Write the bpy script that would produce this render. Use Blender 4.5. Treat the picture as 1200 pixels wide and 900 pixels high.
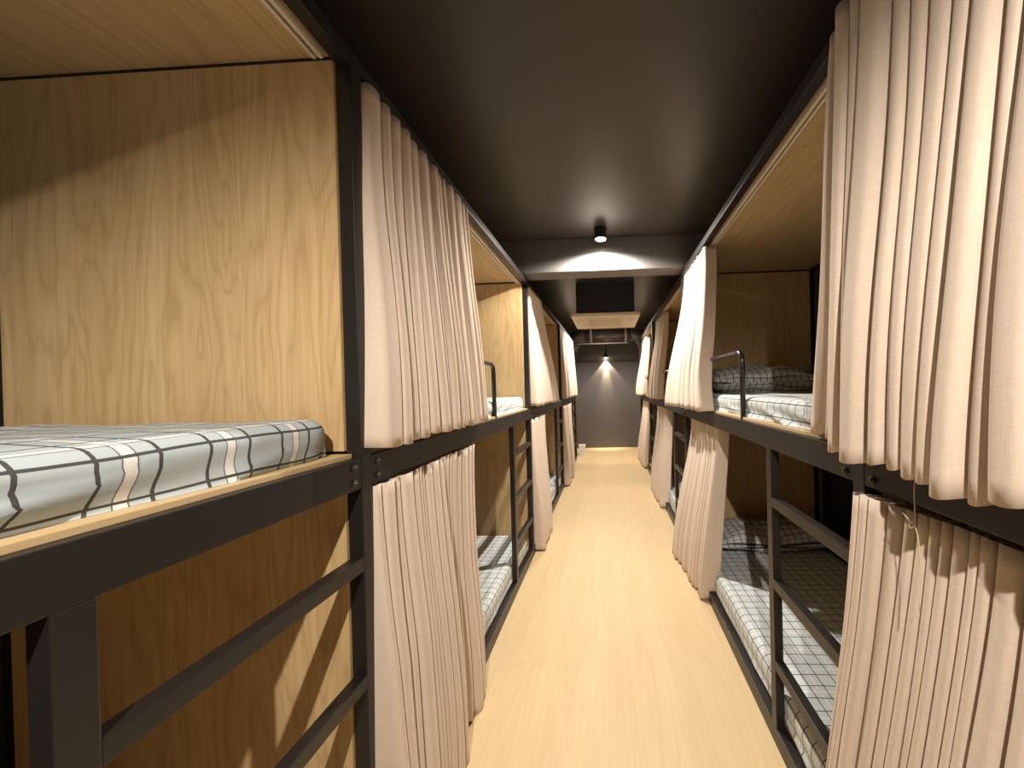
import bpy, bmesh, math, random
from mathutils import Vector, Matrix, noise

for o in list(bpy.data.objects):
    bpy.data.objects.remove(o)
scene = bpy.context.scene
COL = scene.collection

# ------------------------------------------------------------------ camera
CAM_H = 1.385
YAW, PITCH, ROLL = 0.0411, -0.0048, 0.0255
cam_data = bpy.data.cameras.new('camera')
cam_data.sensor_fit = 'HORIZONTAL'
cam_data.sensor_width = 36.0
cam_data.lens = 36.0 * 430.0 / 1200.0
cam_data.shift_x = -96.0 / 1200.0
cam_data.shift_y = 5.84 / 1200.0
cam_data.clip_start = 0.02
cam = bpy.data.objects.new('camera', cam_data)
COL.objects.link(cam)
fwd0 = Vector((-math.sin(YAW), math.cos(YAW), 0))
rgt0 = Vector((math.cos(YAW), math.sin(YAW), 0))
up0 = Vector((0, 0, 1))
fwd = fwd0 * math.cos(PITCH) + up0 * math.sin(PITCH)
upv = up0 * math.cos(PITCH) - fwd0 * math.sin(PITCH)
right = rgt0 * math.cos(ROLL) - upv * math.sin(ROLL)
upi = rgt0 * math.sin(ROLL) + upv * math.cos(ROLL)
m = Matrix.Identity(4)
for i in range(3):
    m[i][0], m[i][1], m[i][2] = right[i], upi[i], -fwd[i]
m[2][3] = CAM_H
cam.matrix_world = m
scene.camera = cam

# ------------------------------------------------------------------ world, exposure
world = bpy.data.worlds.new('world')
scene.world = world
world.use_nodes = True
world.node_tree.nodes['Background'].inputs[0].default_value = (1.0, 0.9, 0.78, 1)
world.node_tree.nodes['Background'].inputs[1].default_value = 0.02
vs = scene.view_settings
vs.view_transform = 'Standard'
vs.look = 'None'
vs.gamma = 1.0
vs.use_curve_mapping = False
vs.exposure = 0.78

# aisle downlights: (y, watts); their housings are built further down
LAMPS = [(-0.8, 135.0), (2.74, 115.0), (6.1, 125.0)]
LAMP_X, LAMP_Z = -0.035, 2.475
LAMP_COLOUR = (1.0, 0.91, 0.80)

# ------------------------------------------------------------------ dimensions
XL, XR = 0.655, 0.602            # aisle faces of the two rows
BAY = 2.063                      # length of one bunk
PW = 0.04                        # steel tube width
DEPTH = 0.995                    # from aisle face to the back post
Z_FLOOR_RAIL, Z_DECK, Z_ROOF = 0.07, 1.215, 2.29
CEIL = 2.567
END_Y, REAR_Y = 8.36, -3.4
WALL_XL, WALL_XR = -1.72, 1.67
R = random.Random(7)


# ------------------------------------------------------------------ materials
class NT:
    def __init__(self, name):
        self.m = bpy.data.materials.new(name)
        self.m.use_nodes = True
        self.t = self.m.node_tree
        self.b = self.t.nodes['Principled BSDF']

    def n(self, kind, **kw):
        nd = self.t.nodes.new(kind)
        for k, v in kw.items():
            if k in nd.inputs.keys():
                nd.inputs[k].default_value = v
            else:
                setattr(nd, k, v)
        return nd

    def l(self, a, b):
        self.t.links.new(a, b)

    def math(self, op, a, b=None, c=None):
        nd = self.t.nodes.new('ShaderNodeMath')
        nd.operation = op
        for i, v in enumerate((a, b, c)):
            if v is None:
                continue
            if isinstance(v, (int, float)):
                nd.inputs[i].default_value = v
            else:
                self.l(v, nd.inputs[i])
        return nd.outputs[0]

    def ramp(self, src, stops):
        nd = self.t.nodes.new('ShaderNodeValToRGB')
        cr = nd.color_ramp
        while len(cr.elements) < len(stops):
            cr.elements.new(0.5)
        for e, (p, c) in zip(cr.elements, stops):
            e.position = p
            e.color = (*c, 1)
        self.l(src, nd.inputs[0])
        return nd.outputs[0]

    def mix(self, fac, a, b, mode='MIX'):
        nd = self.t.nodes.new('ShaderNodeMix')
        nd.data_type = 'RGBA'
        nd.blend_type = mode
        for s, v in ((0, fac), (6, a), (7, b)):
            if isinstance(v, (int, float)):
                nd.inputs[s].default_value = v
            elif isinstance(v, tuple):
                nd.inputs[s].default_value = (*v, 1)
            else:
                self.l(v, nd.inputs[s])
        return nd.outputs[2]

    def bump(self, h, strength, dist):
        nd = self.t.nodes.new('ShaderNodeBump')
        nd.inputs['Strength'].default_value = strength
        nd.inputs['Distance'].default_value = dist
        self.l(h, nd.inputs['Height'])
        self.l(nd.outputs[0], self.b.inputs['Normal'])


def wood(name, along, light, mid, dark, rings=7.0, contrast=0.55, rough=0.5, fine=1.0):
    """oak-look laminate; along = index of the grain axis in object space"""
    k = NT(name)
    tc = k.n('ShaderNodeTexCoord')
    mp = k.n('ShaderNodeMapping')
    sc = [1.0, 1.0, 1.0]
    sc[along] = 0.15
    mp.inputs['Scale'].default_value = sc
    k.l(tc.outputs['Object'], mp.inputs[0])
    n1 = k.n('ShaderNodeTexNoise', Scale=5.0, Detail=3.0, Roughness=0.5, Distortion=0.5)
    k.l(mp.outputs[0], n1.inputs['Vector'])
    ring = k.math('FRACT', k.math('MULTIPLY', n1.outputs[0], rings * 2.0))
    ring = k.math('ABSOLUTE', k.math('SUBTRACT', ring, 0.5))
    ringc = k.ramp(ring, [(0.0, (0, 0, 0)), (0.10, (0.55, 0.55, 0.55)), (0.32, (1, 1, 1))])
    mp2 = k.n('ShaderNodeMapping')
    sc2 = [1.0, 1.0, 1.0]
    sc2[along] = 0.022
    mp2.inputs['Scale'].default_value = sc2
    k.l(tc.outputs['Object'], mp2.inputs[0])
    n2 = k.n('ShaderNodeTexNoise', Scale=95.0, Detail=4.0, Roughness=0.6)
    k.l(mp2.outputs[0], n2.inputs['Vector'])
    n3 = k.n('ShaderNodeTexNoise', Scale=6.5, Detail=2.0, Roughness=0.5)
    k.l(mp2.outputs[0], n3.inputs['Vector'])
    base = k.mix(k.ramp(n3.outputs[0], [(0.3, (0, 0, 0)), (0.7, (1, 1, 1))]), mid, light)
    inv = k.math('SUBTRACT', 1.0, ringc)
    base = k.mix(k.math('MULTIPLY', inv, contrast), base, dark)
    streak = k.ramp(n2.outputs[0], [(0.35, (0, 0, 0)), (0.62, (1, 1, 1))])
    base = k.mix(k.math('MULTIPLY', k.math('SUBTRACT', 1.0, streak), 0.35 * fine), base, dark)
    k.l(base, k.b.inputs['Base Color'])
    k.b.inputs['Roughness'].default_value = rough
    k.bump(k.math('ADD', streak, ringc), 0.06, 0.001)
    return k.m


def plain(name, col, rough=0.5, metal=0.0, bumps=0.0, scale=200.0, spec=0.5):
    k = NT(name)
    tc = k.n('ShaderNodeTexCoord')
    nz = k.n('ShaderNodeTexNoise', Scale=scale, Detail=3.0)
    k.l(tc.outputs['Object'], nz.inputs['Vector'])
    d = tuple(c * 0.86 for c in col)
    k.l(k.mix(nz.outputs[0], d, col), k.b.inputs['Base Color'])
    k.b.inputs['Roughness'].default_value = rough
    k.b.inputs['Metallic'].default_value = metal
    k.b.inputs['Specular IOR Level'].default_value = spec
    if bumps:
        k.bump(nz.outputs[0], bumps, 0.001)
    return k.m


OAK_L, OAK_M, OAK_D = (0.62, 0.445, 0.235), (0.55, 0.385, 0.19), (0.38, 0.24, 0.10)
M_PANEL = wood('oak_panel_upright', 2, OAK_L, OAK_M, OAK_D, 7, 0.5, 0.48)
M_ROOF = wood('oak_panel_lengthwise', 1, OAK_L, OAK_M, OAK_D, 6, 0.45, 0.48)
M_FLOOR = wood('pale_oak_floor', 1, (0.74, 0.575, 0.335), (0.69, 0.52, 0.29), (0.55, 0.385, 0.19), 3.0, 0.20, 0.55, 0.7)
M_EDGE = plain('plywood_edge', (0.62, 0.45, 0.24), 0.6, bumps=0.1)
M_STEEL = plain('black_powder_coated_steel', (0.015, 0.0125, 0.011), 0.40, bumps=0.05, scale=500)
M_TUBE = plain('black_gloss_tube', (0.022, 0.020, 0.019), 0.24)
M_BOLT = plain('dark_zinc_bolt', (0.16, 0.15, 0.14), 0.3, metal=0.9)
M_TRACK = plain('cream_plastic_track', (0.78, 0.70, 0.58), 0.4)
M_CEIL = plain('black_ceiling_paint', (0.050, 0.041, 0.036), 0.42, bumps=0.04, scale=60, spec=0.35)
M_BEAM = plain('charcoal_beam_paint', (0.12, 0.112, 0.108), 0.5, bumps=0.04, scale=60)
M_WALLD = plain('black_wall_paint', (0.020, 0.018, 0.016), 0.7, bumps=0.05, scale=80)
M_ENDWALL = plain('charcoal_wall_paint', (0.125, 0.112, 0.108), 0.55, bumps=0.06, scale=40)
M_DUCT = plain('black_duct_enamel', (0.075, 0.070, 0.070), 0.3)
M_GREY = plain('grey_duct_collar', (0.36, 0.34, 0.32), 0.4)
M_ACP = plain('warm_white_plastic', (0.80, 0.70, 0.57), 0.45)
M_ACG = plain('grille_plastic', (0.66, 0.55, 0.42), 0.5)
M_ACB = plain('black_unit_casing', (0.016, 0.017, 0.022), 0.5)
M_WHITE = plain('white_card', (0.82, 0.80, 0.78), 0.6)
M_THREAD = plain('cotton_thread', (0.66, 0.53, 0.42), 0.9)
M_TAPE = plain('brown_gathering_tape', (0.13, 0.085, 0.055), 0.95, bumps=0.4, scale=400)


def linen():
    k = NT('beige_linen')
    tc = k.n('ShaderNodeTexCoord')
    wv = []
    for sc in ((1, 1, 0.06), (0.15, 0.15, 1.0)):
        mp = k.n('ShaderNodeMapping')
        mp.inputs['Scale'].default_value = sc
        k.l(tc.outputs['Object'], mp.inputs[0])
        nz = k.n('ShaderNodeTexNoise', Scale=420.0, Detail=2.0)
        k.l(mp.outputs[0], nz.inputs['Vector'])
        wv.append(nz.outputs[0])
    w = k.math('MULTIPLY', k.math('ADD', wv[0], wv[1]), 0.5)
    big = k.n('ShaderNodeTexNoise', Scale=9.0, Detail=2.0)
    k.l(tc.outputs['Object'], big.inputs['Vector'])
    c = k.mix(k.ramp(w, [(0.38, (0, 0, 0)), (0.62, (1, 1, 1))]), (0.615, 0.505, 0.415), (0.675, 0.565, 0.47))
    c = k.mix(k.math('MULTIPLY', big.outputs[0], 0.22), c, (0.61, 0.495, 0.405))
    k.l(c, k.b.inputs['Base Color'])
    k.b.inputs['Roughness'].default_value = 0.95
    k.b.inputs['Specular IOR Level'].default_value = 0.15
    k.b.inputs['Sheen Weight'].default_value = 0.15
    k.bump(w, 0.25, 0.0008)
    return k.m


def plaid(name, base=(0.42, 0.49, 0.52), pale=(0.74, 0.73, 0.71), line=(0.018, 0.02, 0.022), pitch=0.07, bold=0.0026, hairs=0.8):
    """printed windowpane check: bold dark lines, a pale band with hairlines in every other square"""
    k = NT(name)
    uv = k.n('ShaderNodeUVMap')
    sep = k.n('ShaderNodeSeparateXYZ')
    k.l(uv.outputs[0], sep.inputs[0])
    nz = k.n('ShaderNodeTexNoise', Scale=5.0, Detail=2.0)
    k.l(uv.outputs[0], nz.inputs['Vector'])
    wob = k.math('MULTIPLY', k.math('SUBTRACT', nz.outputs[0], 0.5), 0.010)
    col = base

    def dist(coord, period, off):
        f = k.math('FRACT', k.math('DIVIDE', k.math('ADD', coord, off), period))
        return k.math('MULTIPLY', k.math('ABSOLUTE', k.math('SUBTRACT', f, 0.5)), period)
    cs = [k.math('ADD', sep.outputs[0], wob), k.math('ADD', sep.outputs[1], wob)]
    for c in cs:
        d = dist(c, pitch * 2, pitch / 2)
        col = k.mix(k.math('LESS_THAN', d, 0.0075), col, pale)
    for c in cs:
        d = dist(c, pitch * 2, pitch / 2)
        hair = k.math('LESS_THAN', k.math('ABSOLUTE', k.math('SUBTRACT', d, 0.0085)), 0.0010)
        col = k.mix(k.math('MULTIPLY', hair, hairs), col, line)
    for c in cs:
        d = dist(c, pitch, pitch / 2)
        dd = k.math('LESS_THAN', d, bold)
        col = k.mix(dd, col, line)
    fine = k.n('ShaderNodeTexNoise', Scale=700.0, Detail=2.0)
    k.l(uv.outputs[0], fine.inputs['Vector'])
    col = k.mix(k.math('MULTIPLY', fine.outputs[0], 0.12), col, (0.9, 0.9, 0.88))
    k.l(col, k.b.inputs['Base Color'])
    k.b.inputs['Roughness'].default_value = 0.9
    k.b.inputs['Specular IOR Level'].default_value = 0.2
    k.bump(fine.outputs[0], 0.12, 0.0008)
    return k.m


M_LINEN = linen()
M_SHEET = plaid('plaid_sheet')
M_SHEET_FINE = plaid('fine_plaid_sheet', (0.57, 0.635, 0.65), (0.69, 0.72, 0.72), pitch=0.056, bold=0.0019, hairs=0.25)
M_PILLOW = plaid('plaid_pillowcase', (0.60, 0.61, 0.60), (0.74, 0.73, 0.71), pitch=0.046)


def emissive(name, col, strength):
    k = NT(name)
    k.b.inputs['Base Color'].default_value = (*col, 1)
    k.b.inputs['Emission Color'].default_value = (*col, 1)
    k.b.inputs['Emission Strength'].default_value = strength
    return k.m


M_GLOW = emissive('lit_lamp_lens', (1.0, 0.93, 0.82), 60.0)


# ------------------------------------------------------------------ helpers
def tag(o, label=None, cat=None, group=None, kind=None):
    for k, v in (('label', label), ('category', cat), ('group', group), ('kind', kind)):
        if v:
            o[k] = v
    return o


def link(name, bm, mat, parent=None, smooth=False, loc=None):
    me = bpy.data.meshes.new(name)
    bm.normal_update()
    bm.to_mesh(me)
    bm.free()
    me.materials.append(mat)
    if smooth:
        for p in me.polygons:
            p.use_smooth = True
    o = bpy.data.objects.new(name, me)
    COL.objects.link(o)
    if parent:
        o.parent = parent
    if loc:
        o.location = loc
    return o


def share(name, src, parent, loc):
    o = bpy.data.objects.new(name, src.data)
    COL.objects.link(o)
    o.parent = parent
    o.location = loc
    return o


def empty(name, loc):
    o = bpy.data.objects.new(name, None)
    o.location = loc
    o.empty_display_size = 0.1
    COL.objects.link(o)
    return o


def box(bm, lo, hi, bev=0.0):
    lo, hi = [min(a, b) for a, b in zip(lo, hi)], [max(a, b) for a, b in zip(lo, hi)]
    c = [(a + b) / 2 for a, b in zip(lo, hi)]
    s = [b - a for a, b in zip(lo, hi)]
    mt = Matrix.Translation(c) @ Matrix.Diagonal((*s, 1))
    r = bmesh.ops.create_cube(bm, size=1.0, matrix=mt)
    if bev:
        es = list({e for v in r['verts'] for e in v.link_edges})
        bmesh.ops.bevel(bm, geom=es, offset=bev, segments=2, affect='EDGES', profile=0.6)


def boxo(name, lo, hi, mat, parent=None, bev=0.0):
    bm = bmesh.new()
    box(bm, lo, hi, bev)
    return link(name, bm, mat, parent)


def tube(bm, pts, r, seg=10, closed_ends=True):
    pts = [Vector(p) for p in pts]
    rings = []
    n = len(pts)
    prev = None
    for i, p in enumerate(pts):
        t = (pts[min(i + 1, n - 1)] - pts[max(i - 1, 0)]).normalized()
        if prev is None:
            a = t.orthogonal().normalized()
        else:
            a = (prev - t * prev.dot(t)).normalized()
        prev = a
        b = t.cross(a)
        rr = r[i] if isinstance(r, (list, tuple)) else r
        rings.append([bm.verts.new(p + (a * math.cos(2 * math.pi * k / seg) + b * math.sin(2 * math.pi * k / seg)) * rr) for k in range(seg)])
    for r0, r1 in zip(rings, rings[1:]):
        for k in range(seg):
            bm.faces.new((r0[k], r0[(k + 1) % seg], r1[(k + 1) % seg], r1[k]))
    if closed_ends:
        bm.faces.new(rings[0][::-1])
        bm.faces.new(rings[-1])
    bmesh.ops.recalc_face_normals(bm, faces=bm.faces[:])


def rounded_path(pts, rad, seg=6):
    pts = [Vector(p) for p in pts]
    out = [pts[0]]
    for a, b, c in zip(pts, pts[1:], pts[2:]):
        d0 = (a - b).normalized()
        d1 = (c - b).normalized()
        p0, p1 = b + d0 * rad, b + d1 * rad
        for k in range(seg + 1):
            t = k / seg
            out.append((1 - t) ** 2 * p0 + 2 * t * (1 - t) * b + t * t * p1)
    out.append(pts[-1])
    return out


# ------------------------------------------------------------------ the room
def structure(o):
    o['kind'] = 'structure'
    return o


structure(boxo('floor', (WALL_XL - 0.1, REAR_Y, -0.1), (WALL_XR + 0.1, END_Y + 0.1, 0), M_FLOOR))
structure(boxo('ceiling', (WALL_XL - 0.1, REAR_Y, CEIL), (WALL_XR + 0.1, END_Y + 0.1, CEIL + 0.1), M_CEIL))
structure(boxo('wall_left', (WALL_XL - 0.1, REAR_Y, 0), (WALL_XL, END_Y, CEIL), M_WALLD))
structure(boxo('wall_right', (WALL_XR, REAR_Y, 0), (WALL_XR + 0.1, END_Y, CEIL), M_WALLD))
structure(boxo('wall_end', (WALL_XL - 0.1, END_Y, 0), (WALL_XR + 0.1, END_Y + 0.1, CEIL), M_ENDWALL))
structure(boxo('wall_rear', (WALL_XL - 0.1, REAR_Y - 0.1, 0), (WALL_XR + 0.1, REAR_Y, CEIL), M_ENDWALL))
structure(boxo('ceiling_beam', (WALL_XL, 2.90, 2.305), (WALL_XR, 3.10, CEIL), M_BEAM, bev=0.006))


# ------------------------------------------------------------------ bunk beds
BOLT = None


def bolt(parent, loc, side):
    """domed hex bolt head on a washer, axis along x"""
    global BOLT
    if BOLT is None:
        bm = bmesh.new()
        rot = Matrix.Rotation(math.pi / 2, 4, 'Y')
        bmesh.ops.create_cone(bm, cap_ends=True, segments=14, radius1=0.0095, radius2=0.0095, depth=0.003, matrix=rot)
        bmesh.ops.create_cone(bm, cap_ends=True, segments=6, radius1=0.0062, radius2=0.0054, depth=0.011, matrix=rot)
        BOLT = link('bolt', bm, M_BOLT, parent, loc=loc)
        return BOLT
    return share('bolt', BOLT, parent, loc)


def bunk(side, y0, label, near_post=False, ladder=True, guard=True):
    X0 = -XL if side < 0 else XR
    g = 'steel bunk beds along the two sides of the aisle'
    root = tag(empty('bunk_bed', (X0, y0, 0)), label, 'bunk bed', g)
    s = side

    def b(name, x0, x1, ya, yb, za, zb, mat=M_STEEL, bev=0.002, parent=root):
        return boxo(name, (s * x0, ya, za), (s * x1, yb, zb), mat, parent, bev)
    L = BAY
    posts = [L] + ([0.0] if near_post else [])
    for py in posts:
        b('post', 0, PW, py, py + PW, 0, Z_ROOF)
        b('back_post', DEPTH, DEPTH + PW, py, py + PW, 0, Z_ROOF)
    b('floor_rail', 0.001, PW, PW, L, 0.0, Z_FLOOR_RAIL)
    dr = b('deck_rail', 0.001, PW, PW, L, 1.135, Z_DECK)
    b('roof_rail', 0.001, PW, PW, L, 2.25, Z_ROOF)
    b('back_rail', DEPTH, DEPTH + PW, PW, L, 1.135, Z_DECK)
    b('roof_cross_rail', PW, DEPTH, L, L + PW, 2.257, Z_ROOF)
    b('deck_cross_rail', PW, DEPTH, L + 0.014, L + PW, 1.135, Z_DECK)
    b('roof_panel', PW, DEPTH, PW, L - 0.001, 2.268, 2.284, M_ROOF, 0.0)
    up = b('head_panel', PW + 0.002, DEPTH - 0.001, L - 0.006, L + 0.012, 1.234, 2.255, M_PANEL, 0.0008)
    lo = b('head_panel', PW + 0.002, DEPTH - 0.001, L - 0.006, L + 0.012, 0.087, 1.214, M_PANEL, 0.0008)
    tag(up, 'upper oak laminate head panel')
    tag(lo, 'lower oak laminate head panel')
    b('deck_board', 0.020, DEPTH - 0.004, PW + 0.001, L - 0.007, Z_DECK, 1.227, M_EDGE, 0.0015)
    b('deck_board', PW + 0.001, DEPTH - 0.004, PW + 0.001, L - 0.007, Z_FLOOR_RAIL - 0.012, 0.085, M_EDGE, 0.0015)
    for ye in (PW + 0.028, L - 0.028):
        for z in (1.155, 1.194):
            bolt(dr, (-s * 0.0015, ye, z), s)
    # curtain tracks under the roof and under the deck
    for zt in (2.268, 1.214):
        bm = bmesh.new()
        xa, xb = s * 0.056, s * 0.084
        ya, yb = PW + 0.01, L - 0.02
        box(bm, (xa, ya, zt - 0.006), (xb, yb, zt - 0.001), 0.001)
        box(bm, (xa, ya, zt - 0.021), (xa + s * 0.004, yb, zt - 0.006), 0.001)
        box(bm, (xb - s * 0.004, ya, zt - 0.021), (xb, yb, zt - 0.006), 0.001)
        box(bm, (xa + s * 0.004, ya, zt - 0.0215), (xa + s * 0.009, yb, zt - 0.018), 0.0)
        box(bm, (xb - s * 0.009, ya, zt - 0.0215), (xb - s * 0.004, yb, zt - 0.018), 0.0)
        tag(link('curtain_track', bm, M_TRACK, root), 'cream curtain track')
    if ladder:
        if s < 0:
            st, ra, rb = (L - 0.54, L - 0.50), L - 0.50, L
        else:
            st, ra, rb = (0.51, 0.55), PW, 0.51
        lad = b('ladder', 0.0, 0.032, st[0], st[1], Z_FLOOR_RAIL, 1.135)
        tag(lad, 'black steel ladder stile with three rungs')
        for z in (0.315, 0.625, 0.935):
            b('rung', 0.0, 0.032, ra, rb, z - 0.018, z + 0.018, parent=lad)
    if guard:
        if s < 0:
            ya, yb = L - 0.85, 0.28
        else:
            ya, yb = 0.855, L - 0.28
        bm = bmesh.new()
        x = s * 0.027
        tube(bm, rounded_path([(x, ya, 1.20), (x, ya, 1.535), (x, yb, 1.535), (x, yb, 1.20)], 0.055), 0.0125, 12)
        tag(link('guard_rail', bm, M_TUBE, root, smooth=True), 'bent black tube guard rail')
    return root


YL0, YR0 = 0.938 - BAY, 0.900 - BAY
LEFT = [YL0 + BAY * i for i in range(4)]
RIGHT = [YR0 + BAY * i for i in range(4)]
bunk(-1, LEFT[0], 'nearest bunk bed on the left, open, with bare oak panel and big ladder', near_post=True)
bunk(-1, LEFT[1], 'second bunk bed on the left, behind the wide pleated curtains')
bunk(-1, LEFT[2], 'third bunk bed on the left, with curtains gathered to a wedge')
bunk(-1, LEFT[3], 'last bunk bed on the left, beside the end wall')
bunk(1, RIGHT[0], 'nearest bunk bed on the right, fully closed by curtains', near_post=True, ladder=False, guard=False)
bunk(1, RIGHT[1], 'second bunk bed on the right, open, with pillows on both levels')
bunk(1, RIGHT[2], 'third bunk bed on the right, past the flared white curtain')
bunk(1, RIGHT[3], 'last bunk bed on the right, beside the end wall')


# ------------------------------------------------------------------ mattresses
def mattress(side, y0, z0, thick, label, seed, wrinkle=1.0, slump=0.0, mat=None):
    X0 = -XL if side < 0 else XR
    W, Lm, rad, Rc = 0.885, BAY - 0.085, 0.035, 0.07
    x_in = 0.034
    rnd = random.Random(seed)
    off = Vector((rnd.uniform(0, 50), rnd.uniform(0, 50), 0))
    sk = thick + 0.01

    def fold(t, size):
        """arc-length t from the top edge -> (position, drop)"""
        def edge(d):                       # d = distance past the start of the rounding
            q = rad * math.pi / 2
            if d <= 0:
                return d, 0.0
            if d < q:
                a = d / rad
                return rad * math.sin(a), rad * (1 - math.cos(a))
            return rad, rad + d - q
        if t < size / 2:
            p, dr = edge(rad - t)
            return rad - p, dr
        p, dr = edge(t - (size - rad))
        return size - rad + p, dr
    us = []
    q = sk
    def samples(size, step):
        out = []
        t = -sk
        while t < size + sk:
            out.append(t)
            near = t < 0.09 or t > size - 0.09
            t += 0.011 if near else step
        out.append(size + sk)
        return out
    ss, ts = samples(W, 0.05), samples(Lm, 0.022)
    bm = bmesh.new()
    uvl = bm.loops.layers.uv.new('UVMap')
    grid = []
    for a in ss:
        row = []
        for t in ts:
            x, d1 = fold(a, W)
            y, d2 = fold(t, Lm)
            # round the corners in plan
            cx = min(max(x, Rc), W - Rc)
            cy = min(max(y, Rc), Lm - Rc)
            if (x < Rc or x > W - Rc) and (y < Rc or y > Lm - Rc):
                v = Vector((x - cx, y - cy))
                ln = max(abs(v.x), abs(v.y))
                if v.length > 1e-6:
                    v = v.normalized() * ln
                x, y = cx + v.x, cy + v.y
            d = min(max(d1, d2), thick)
            z = thick - d
            p = Vector((a * 3.0, t * 1.2, 0)) + off
            n1 = noise.noise(p * 1.6)
            z += 0.006 * n1 * (1 if d < rad else 0.3) * wrinkle
            if d1 >= rad * 0.7 and d2 < rad * 0.5:
                # creases of the pulled sheet running diagonally on the sides
                ph = t * 7.0 + d * 40.0 + 2.6 * noise.noise(Vector((t * 1.9, d * 4, seed)))
                w = 1.0 - 2.0 * abs(math.sin(ph)) ** 0.8
                low = max(0.0, min(1.0, (d - 0.35 * thick) / (0.4 * thick)))
                patch = 0.35 + 0.65 * max(0.0, min(1.0, 0.5 + 1.6 * noise.noise(Vector((t * 1.3 + 4, 1.0, seed)))))
                k = wrinkle * low * patch * 0.009
                sgn = -1 if a < W / 2 else 1
                x += sgn * (w * k + slump * d)
                y += 0.6 * w * k
                z += 0.3 * w * k * (1 if d < thick * 0.9 else 0)
            row.append((bm.verts.new((side * x, y, max(z, 0.0))), (a, t)))
        grid.append(row)
    for i in range(len(ss) - 1):
        for j in range(len(ts) - 1):
            q4 = [grid[i][j], grid[i + 1][j], grid[i + 1][j + 1], grid[i][j + 1]]
            if side < 0:
                q4 = q4[::-1]
            f = bm.faces.new([v for v, _ in q4])
            for lp, (_, uvc) in zip(f.loops, q4):
                lp[uvl].uv = uvc
    o = link('mattress', bm, mat or M_SHEET, smooth=True, loc=(X0 + side * x_in, y0 + PW + 0.012, z0 + 0.0005))
    tag(o, label, 'mattress', 'mattresses in plaid sheets')
    return o


ZU, ZLW = 1.227, 0.085
mattress(-1, LEFT[0], ZU, 0.095, 'plaid mattress on the upper deck of the nearest left bunk', 3, 1.6, -0.10)
mattress(-1, LEFT[1], ZU, 0.095, 'plaid mattress on upper deck behind the wide curtain on the left', 5, 0.8, mat=M_SHEET_FINE)
mattress(-1, LEFT[1], ZLW, 0.115, 'plaid mattress at floor level in the second left bunk, striped by shadows', 8, 0.5, mat=M_SHEET_FINE)
mattress(-1, LEFT[2], ZLW, 0.115, 'plaid mattress at floor level in the third left bunk', 9, 0.8, mat=M_SHEET_FINE)
mattress(1, RIGHT[1], ZU, 0.095, 'plaid mattress on upper deck of the second right bunk, below the pillow', 12, 1.5, -0.05, mat=M_SHEET_FINE)
mattress(1, RIGHT[1], ZLW, 0.115, 'plaid mattress at floor level behind the right ladder', 14, 0.5, mat=M_SHEET_FINE)
mattress(1, RIGHT[2], ZLW, 0.115, 'plaid mattress at floor level in the third right bunk', 17, 0.5, mat=M_SHEET_FINE)


# ------------------------------------------------------------------ pillows
def pillow(loc, lx, ly, lz, rotx, label, seed):
    bm = bmesh.new()
    uvl = bm.loops.layers.uv.new('UVMap')
    nx, ny = 34, 20
    for sgn in (1, -1):
        g = []
        for i in range(nx + 1):
            row = []
            for j in range(ny + 1):
                u, v = i / nx * 2 - 1, j / ny * 2 - 1
                e = max(0.0, (1 - abs(u) ** 3.2)) ** 0.55 * max(0.0, (1 - abs(v) ** 2.6)) ** 0.55
                pin = 1 - 0.05 * (1 - abs(v)) * abs(u) ** 6
                x = u * lx / 2 * pin
                y = v * ly / 2 * (1 - 0.07 * (1 - u * u) * abs(v) ** 6)
                nz = noise.noise(Vector((u * 1.7 + seed, v * 1.5, sgn))) * 0.55 + noise.noise(Vector((u * 5 + seed, v * 4, sgn))) * 0.10
                z = sgn * lz / 2 * e * (1 + nz)
                row.append((bm.verts.new((x, y, z)), (x + sgn * 3, y)))
            g.append(row)
        for i in range(nx):
            for j in range(ny):
                q4 = [g[i][j], g[i + 1][j], g[i + 1][j + 1], g[i][j + 1]]
                if sgn < 0:
                    q4 = q4[::-1]
                f = bm.faces.new([v for v, _ in q4])
                for lp, (_, uvc) in zip(f.loops, q4):
                    lp[uvl].uv = uvc
    bmesh.ops.remove_doubles(bm, verts=bm.verts[:], dist=0.0004)
    o = link('pillow', bm, M_PILLOW, smooth=True, loc=loc)
    o.rotation_euler = (rotx, 0, 0)
    return tag(o, label, 'pillow', 'plaid pillows at the far ends of the right bunks')


pillow((XR + 0.50, RIGHT[2] - 0.215, 1.420), 0.78, 0.38, 0.19, 0.16, 'grey plaid pillow on the upper deck of the second right bunk', 2.0)
pillow((XR + 0.52, RIGHT[2] - 0.225, 0.276), 0.78, 0.40, 0.155, 0.06, 'grey plaid pillow on the floor-level bed of the second right bunk', 5.5)


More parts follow.
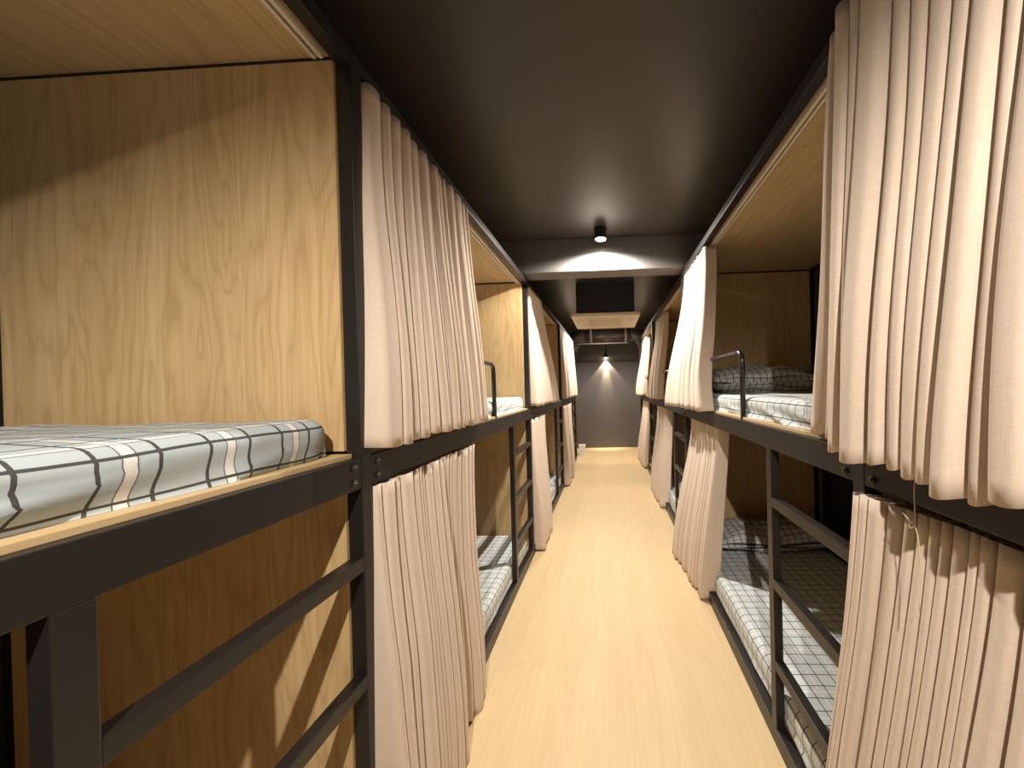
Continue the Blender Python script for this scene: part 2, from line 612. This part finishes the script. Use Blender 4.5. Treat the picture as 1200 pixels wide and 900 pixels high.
# ------------------------------------------------------------------ curtains
def curtain(side, top, bot, zt, zb, xt, xb, folds, label, seed, amp=(0.016, 0.030), xb_far=None, xt_far=None, first=1.0, mid=None, hem=0.006, deep=None, rows=30, group='beige linen curtains'):
    """top/bot = (near y, far y) world; xt/xb = distance of the cloth from the row's aisle face (+ = into the bay).
    mid = optional (t, near shift, far shift) pinching the cloth part way down"""
    rnd = random.Random(seed)
    X0 = -XL if side < 0 else XR
    ws = [rnd.choice((0.6, 0.8, 0.9, 1.1, 1.3, 1.6)) * rnd.uniform(0.9, 1.1) for _ in range(folds)]
    ws[0] *= first
    tot = sum(ws)
    ed = [0.0]
    for w in ws:
        ed.append(ed[-1] + w / tot)
    ja = [rnd.uniform(0.75, 1.15) for _ in range(folds)]
    jb = [rnd.uniform(0.6, 1.3) for _ in range(folds)]
    jz = [rnd.uniform(-1, 1) for _ in range(folds)]
    jv = [rnd.uniform(0.2, 0.9) for _ in range(folds + 1)]
    js = [rnd.uniform(-1, 1) for _ in range(folds)]
    if deep is not None:
        jv[deep] = 1.3
    y_o = (top[0] + top[1]) / 2
    org = Vector((X0, y_o, 0))
    ns = 16
    bm = bmesh.new()
    g = []
    for r in range(rows + 1):
        t = r / rows
        e = t * t * (3 - 2 * t)
        row = []
        ya = top[0] * (1 - t) + bot[0] * t
        yb = top[1] * (1 - t) + bot[1] * t
        if mid:
            k = math.exp(-((t - mid[0]) / 0.22) ** 2)
            ya += mid[1] * k
            yb += mid[2] * k
        span = yb - ya
        for i in range(folds):
            w = (ed[i + 1] - ed[i]) * span
            for kq in range(ns if i < folds - 1 else ns + 1):
                q = 0.5 - 0.5 * math.cos(math.pi * kq / ns)
                s_ = ed[i] + (ed[i + 1] - ed[i]) * q
                dep = (amp[0] * ja[i] * (1 - t) + amp[1] * jb[i] * t) * (0.55 + 0.45 * min(1.6, (w / abs(span)) * folds))
                # a rounded tube in front, a pinched valley behind
                lobe = 0.86 * (1 - abs(2 * q - 1) ** 4.5) + 0.14 * math.sin(math.pi * q)
                val = (jv[i] * (1 - q) + jv[i + 1] * q) * (1 - lobe) * dep
                over = 0.12 + 0.05 * js[i] * math.sin(2.2 * t + i)
                y = ya + span * s_ - over * w * math.sin(2 * math.pi * q)
                wig = noise.noise(Vector((ed[i] * 9 + seed, t * 1.7, seed * 0.37)))
                y += 0.22 * w * wig * min(1.0, 3 * t) + 0.12 * w * js[i] * t * math.sin(math.pi * q)
                wob = noise.noise(Vector((s_ * 5 + seed, t * 2.0, seed * 0.37)))
                xtt = xt if xt_far is None else xt * (1 - s_ ** 4) + xt_far * s_ ** 4
                xbt = xb if xb_far is None else xb * (1 - s_) + xb_far * s_
                xc = xtt * (1 - e) + xbt * e
                x = xc - dep * (lobe - 0.6) + val - 0.008 * wob * t
                if deep is not None:
                    x += (0.022 if i >= deep else -0.022) * min(1.0, 2.2 * t)
                z = zt * (1 - t) + zb * t
                if t > 0.9:
                    z += (t - 0.9) * 10 * (hem * jz[i] + hem * 0.5 * math.cos(2 * math.pi * q))
                if r == 0:
                    z += 0.006 * math.sin(math.pi * q) - 0.005
                row.append(bm.verts.new((side * x, y - y_o, z)))
        g.append(row)
    for ra, rb in zip(g, g[1:]):
        for i in range(len(ra) - 1):
            q4 = (ra[i], rb[i], rb[i + 1], ra[i + 1])
            bm.faces.new(q4 if side > 0 else q4[::-1])
    o = link('curtain', bm, M_LINEN, smooth=True, loc=org)
    md = o.modifiers.new('cloth_thickness', 'SOLIDIFY')
    md.thickness = 0.0022
    md.offset = 0
    tag(o, label, 'curtain', group)
    return o


ZTU, ZTL = 2.243, 1.128
# left row
curtain(-1, (0.985, 1.72), (0.950, 1.81), ZTU, 1.238, 0.008, -0.034, 14, 'wide pleated upper curtain next to the open oak bunk on the left', 21,
        amp=(0.053, 0.070), first=1.9)
curtain(-1, (0.985, 1.73), (0.945, 1.68), ZTL, 0.012, 0.008, -0.050, 18, 'long pleated lower curtain next to the big ladder on the left', 22,
        amp=(0.045, 0.065), deep=10, hem=0.014)
curtain(-1, (3.06, 3.62), (3.05, 4.40), ZTU, 1.238, 0.008, -0.034, 11, 'upper curtain of the third left bunk, gathered to a white wedge', 23, amp=(0.044, 0.062))
curtain(-1, (3.07, 3.66), (3.08, 3.56), ZTL, 0.012, 0.008, -0.050, 9, 'lower curtain of the third left bunk, beyond the second ladder', 24, amp=(0.037, 0.056))
curtain(-1, (5.13, 6.85), (5.12, 6.95), ZTU, 1.238, 0.008, -0.034, 18, 'upper curtain of the last left bunk, nearly closed', 25, amp=(0.050, 0.062))
curtain(-1, (5.13, 6.25), (5.13, 6.10), ZTL, 0.012, 0.008, -0.045, 13, 'lower curtain of the last left bunk, beside the white box', 26, amp=(0.044, 0.056))
# right row
curtain(1, (0.02, 0.905), (0.02, 0.950), ZTU + 0.02, 1.206, 0.030, -0.040, 20, 'big closed upper curtain at the right, nearest the camera', 31,
        amp=(0.060, 0.077), hem=0.010, xt_far=-0.030)
curtain(1, (0.885, 0.950), (0.955, 1.135), ZTU, 1.230, -0.016, 0.012, 4, 'narrow gathered upper curtain tucked behind the right rail past the steel post', 32,
        amp=(0.025, 0.027))
rl = curtain(1, (0.02, 0.902), (0.02, 1.04), 1.120, 0.012, 0.040, -0.045, 27, 'big closed lower curtain at the right, nearest the camera', 33,
             amp=(0.045, 0.062), hem=0.010, xt_far=-0.014)
curtain(1, (2.30, 2.94), (2.17, 3.10), ZTU, 1.225, 0.030, -0.046, 12, 'white upper curtain flaring out beside the guard rail on the right', 34,
        amp=(0.043, 0.056), xb_far=-0.115, mid=(0.80, 0.06, 0.0))
curtain(1, (2.22, 2.95), (2.36, 3.08), 1.186, 0.012, 0.062, -0.020, 11, 'lower curtain on the right falling beside the floor-level pillow', 35,
        amp=(0.037, 0.062), xb_far=-0.090)
curtain(1, (4.25, 4.98), (4.22, 5.00), ZTU, 1.225, 0.066, -0.03, 10, 'shaded tan upper curtain of the third right bunk', 36, xb_far=-0.06, amp=(0.044, 0.056))
curtain(1, (4.26, 4.98), (4.14, 4.98), 1.186, 0.012, 0.062, -0.03, 9, 'lower curtain of the third right bunk, hanging straight to the floor', 37, xb_far=-0.06, amp=(0.044, 0.056))
curtain(1, (6.35, 7.03), (6.20, 7.10), ZTU, 1.225, 0.066, -0.03, 12, 'pale upper curtain of the last right bunk, beside the end wall', 38, xb_far=-0.07, amp=(0.044, 0.056))
curtain(1, (6.30, 7.03), (6.15, 7.06), 1.186, 0.012, 0.062, -0.03, 12, 'lower curtain of the last right bunk, beside the end wall', 39, xb_far=-0.06, amp=(0.044, 0.056))
bm = bmesh.new()
rt = random.Random(5)
for k in range(170):                      # frayed brown tape along the gathered heading
    yy = 0.30 + 0.60 * k / 170
    base = Vector((XR + 0.040 + rt.uniform(-0.012, 0.010), yy, 1.118))
    tip = base + Vector((rt.uniform(-0.02, 0.01), rt.uniform(-0.014, 0.014), rt.uniform(0.010, 0.030)))
    wv = Vector((0.002, 0.006, 0))
    vs4 = [bm.verts.new(p) for p in (base - wv, base + wv, base + Vector((-0.005, 0.001, 0)), tip)]
    for f3 in ((0, 1, 3), (1, 2, 3), (2, 0, 3), (0, 2, 1)):
        bm.faces.new([vs4[q] for q in f3])
tp = link('gathering_tape', bm, M_TAPE, rl, loc=-rl.location)
tag(tp, 'frayed dark brown gathering tape')

# ------------------------------------------------------------------ loose thread and gathering tape
def thread():
    bm = bmesh.new()
    x = XR - 0.052
    pts = [(x + 0.004, 0.690, 1.235), (x, 0.690, 1.18), (x, 0.689, 1.13), (x, 0.690, 1.118), (x, 0.700, 1.110), (x, 0.703, 1.117),
           (x, 0.696, 1.122), (x, 0.688, 1.114), (x + 0.002, 0.684, 1.08), (x, 0.680, 1.03), (x - 0.004, 0.679, 0.96)]
    sm = []
    for i in range(len(pts) - 1):
        p0, p1, p2, p3 = [Vector(pts[max(0, min(len(pts) - 1, i + k))]) for k in (-1, 0, 1, 2)]
        for k in range(5):
            t = k / 5
            sm.append(0.5 * ((2 * p1) + (p2 - p0) * t + (2 * p0 - 5 * p1 + 4 * p2 - p3) * t * t + (3 * p1 - p0 - 3 * p2 + p3) * t ** 3))
    tube(bm, sm, 0.0009, 6)
    tube(bm, [(x, 0.690, 1.116), (x, 0.706, 1.126), (x + 0.003, 0.722, 1.131)], 0.0009, 6)
    tag(link('thread', bm, M_THREAD, smooth=True), 'thin loose thread with a knot hanging from the big right curtain', 'thread')


thread()

# ------------------------------------------------------------------ lamps
LAMP_LABELS = ['round downlight on the ceiling above the nearest bunks',
               'bright round downlight in front of the ceiling beam', 'round downlight on the ceiling behind the air conditioner']
for (ly, watts), lab in zip(LAMPS, LAMP_LABELS):
    root = tag(empty('ceiling_downlight', (LAMP_X, ly, CEIL)), lab, 'lamp', 'downlights along the aisle ceiling')
    bm = bmesh.new()
    prof = [(0.0, 0.0), (0.048, 0.0), (0.048, -0.078), (0.044, -0.083), (0.038, -0.080), (0.036, -0.070), (0.0, -0.070)]
    seg = 28
    rings = [[bm.verts.new((r * math.cos(2 * math.pi * k / seg), r * math.sin(2 * math.pi * k / seg), z)) for k in range(seg)] if r else [bm.verts.new((0, 0, z))] for r, z in prof]
    for a, b_ in zip(rings, rings[1:]):
        for k in range(seg):
            va = (a[0],) if len(a) == 1 else (a[k], a[(k + 1) % seg])
            vb = (b_[0],) if len(b_) == 1 else (b_[(k + 1) % seg], b_[k])
            bm.faces.new(va + vb)
    bmesh.ops.recalc_face_normals(bm, faces=bm.faces[:])
    link('housing', bm, M_STEEL, root)
    bm = bmesh.new()
    bmesh.ops.create_cone(bm, cap_ends=True, segments=24, radius1=0.035, radius2=0.035, depth=0.010, matrix=Matrix.Translation((0, 0, -0.0795)))
    link('lens', bm, M_GLOW, root)
    ld = bpy.data.lights.new('downlight_beam', 'SPOT')
    ld.energy = watts
    ld.color = LAMP_COLOUR
    ld.spot_size = math.radians(166)
    ld.spot_blend = 0.42
    ld.shadow_soft_size = 0.018
    lo = bpy.data.objects.new('downlight_beam', ld)
    COL.objects.link(lo)
    lo.parent = root
    lo.location = (0, 0, LAMP_Z - CEIL - 0.012)

# ------------------------------------------------------------------ air conditioner
ac = tag(empty('air_conditioner', (-0.02, 4.57, CEIL)), 'beige ceiling air conditioner with black casing above the aisle', 'air conditioner')
boxo('casing', (-0.33, -0.41, -0.345), (0.33, 0.41, 0.0), M_ACB, ac, 0.006)
pn = boxo('panel', (-0.39, -0.44, -0.385), (0.39, 0.44, -0.345), M_ACP, ac, 0.010)
boxo('intake_grille', (-0.20, -0.22, -0.390), (0.20, 0.22, -0.384), M_ACG, pn, 0.003)
for ang in range(4):
    o = boxo('louver', (-0.21, 0.285, -0.391), (0.21, 0.345, -0.384), M_ACP, pn, 0.003)
    o.rotation_euler = (0, 0, ang * math.pi / 2)

# ------------------------------------------------------------------ duct and conduit in front of the end wall
du = tag(empty('ventilation_duct', (0, 7.3, 2.41)), 'fat black round duct crossing below the ceiling at the end wall', 'duct')
bm = bmesh.new()
tube(bm, [(-0.56, 0, 0), (0.56, 0, 0)], 0.115, 24)
link('pipe', bm, M_DUCT, du, smooth=True)
for xx in (-0.33, 0.36):
    bm = bmesh.new()
    tube(bm, [(xx - 0.022, 0, 0), (xx + 0.022, 0, 0)], 0.122, 24)
    tag(link('collar', bm, M_GREY, du, smooth=True), 'grey metal collar')
for sg in (-1, 1):
    bm = bmesh.new()
    tube(bm, rounded_path([(sg * 0.45, 0, 0), (sg * 0.64, 0, -0.01), (sg * 0.74, 0.02, -0.26)], 0.10), 0.128, 24)
    link('elbow', bm, M_DUCT, du, smooth=True)
cd = tag(empty('conduit', (0, 7.16, 2.235)), 'thin grey pipe below the fat black duct', 'pipe')
bm = bmesh.new()
tube(bm, [(-0.62, 0, 0), (0.40, 0, 0.0)], 0.014, 12)
link('pipe', bm, M_GREY, cd, smooth=True)
for xx in (-0.32, 0.34):
    boxo('hanger', (xx - 0.008, -0.004, 0.0), (xx + 0.008, 0.004, CEIL - 2.235), M_GREY, cd)

# ------------------------------------------------------------------ wall spot
wl = tag(empty('pendant_spot', (-0.055, 8.315, CEIL)), 'small black hanging spotlight throwing a cone on the end wall', 'lamp')
bm = bmesh.new()
tube(bm, [(0, 0, 0), (0, 0, -0.44)], 0.006, 8)
link('stem', bm, M_STEEL, wl, smooth=True)
bm = bmesh.new()
tube(bm, [(0, 0, -0.43), (0, 0, -0.44), (0, 0, -0.50), (0, 0, -0.515)], [0.008, 0.024, 0.036, 0.036], 20, True)
link('shade', bm, M_STEEL, wl, smooth=True)
bm = bmesh.new()
bmesh.ops.create_uvsphere(bm, u_segments=16, v_segments=10, radius=0.022, matrix=Matrix.Translation((0, 0, -0.522)))
link('bulb', bm, emissive('lit_warm_bulb', (1.0, 0.80, 0.52), 40.0), wl, smooth=True)
ld = bpy.data.lights.new('wall_spot_beam', 'SPOT')
ld.energy = 60.0
ld.color = (1.0, 0.80, 0.55)
ld.spot_size = math.radians(88)
ld.spot_blend = 0.25
ld.shadow_soft_size = 0.012
lo = bpy.data.objects.new('wall_spot_beam', ld)
COL.objects.link(lo)
lo.parent = wl
lo.location = (0, 0, -0.548)
ld = bpy.data.lights.new('wall_spot_core', 'SPOT')
ld.energy = 170.0
ld.color = (1.0, 0.80, 0.55)
ld.spot_size = math.radians(34)
ld.spot_blend = 1.0
ld.shadow_soft_size = 0.012
lo = bpy.data.objects.new('wall_spot_core', ld)
COL.objects.link(lo)
lo.parent = wl
lo.location = (0, 0, -0.548)
lo.rotation_euler = (math.radians(4), 0, 0)

# ------------------------------------------------------------------ white box on the floor
wb = tag(empty('storage_box', (-0.585, 7.56, 0)), 'small white box on the floor at the end of the left row', 'box')
boxo('body', (-0.065, -0.06, 0), (0.065, 0.06, 0.17), M_WHITE, wb, 0.004)
boxo('lid', (-0.069, -0.064, 0.17), (0.069, 0.064, 0.205), M_WHITE, wb, 0.004)
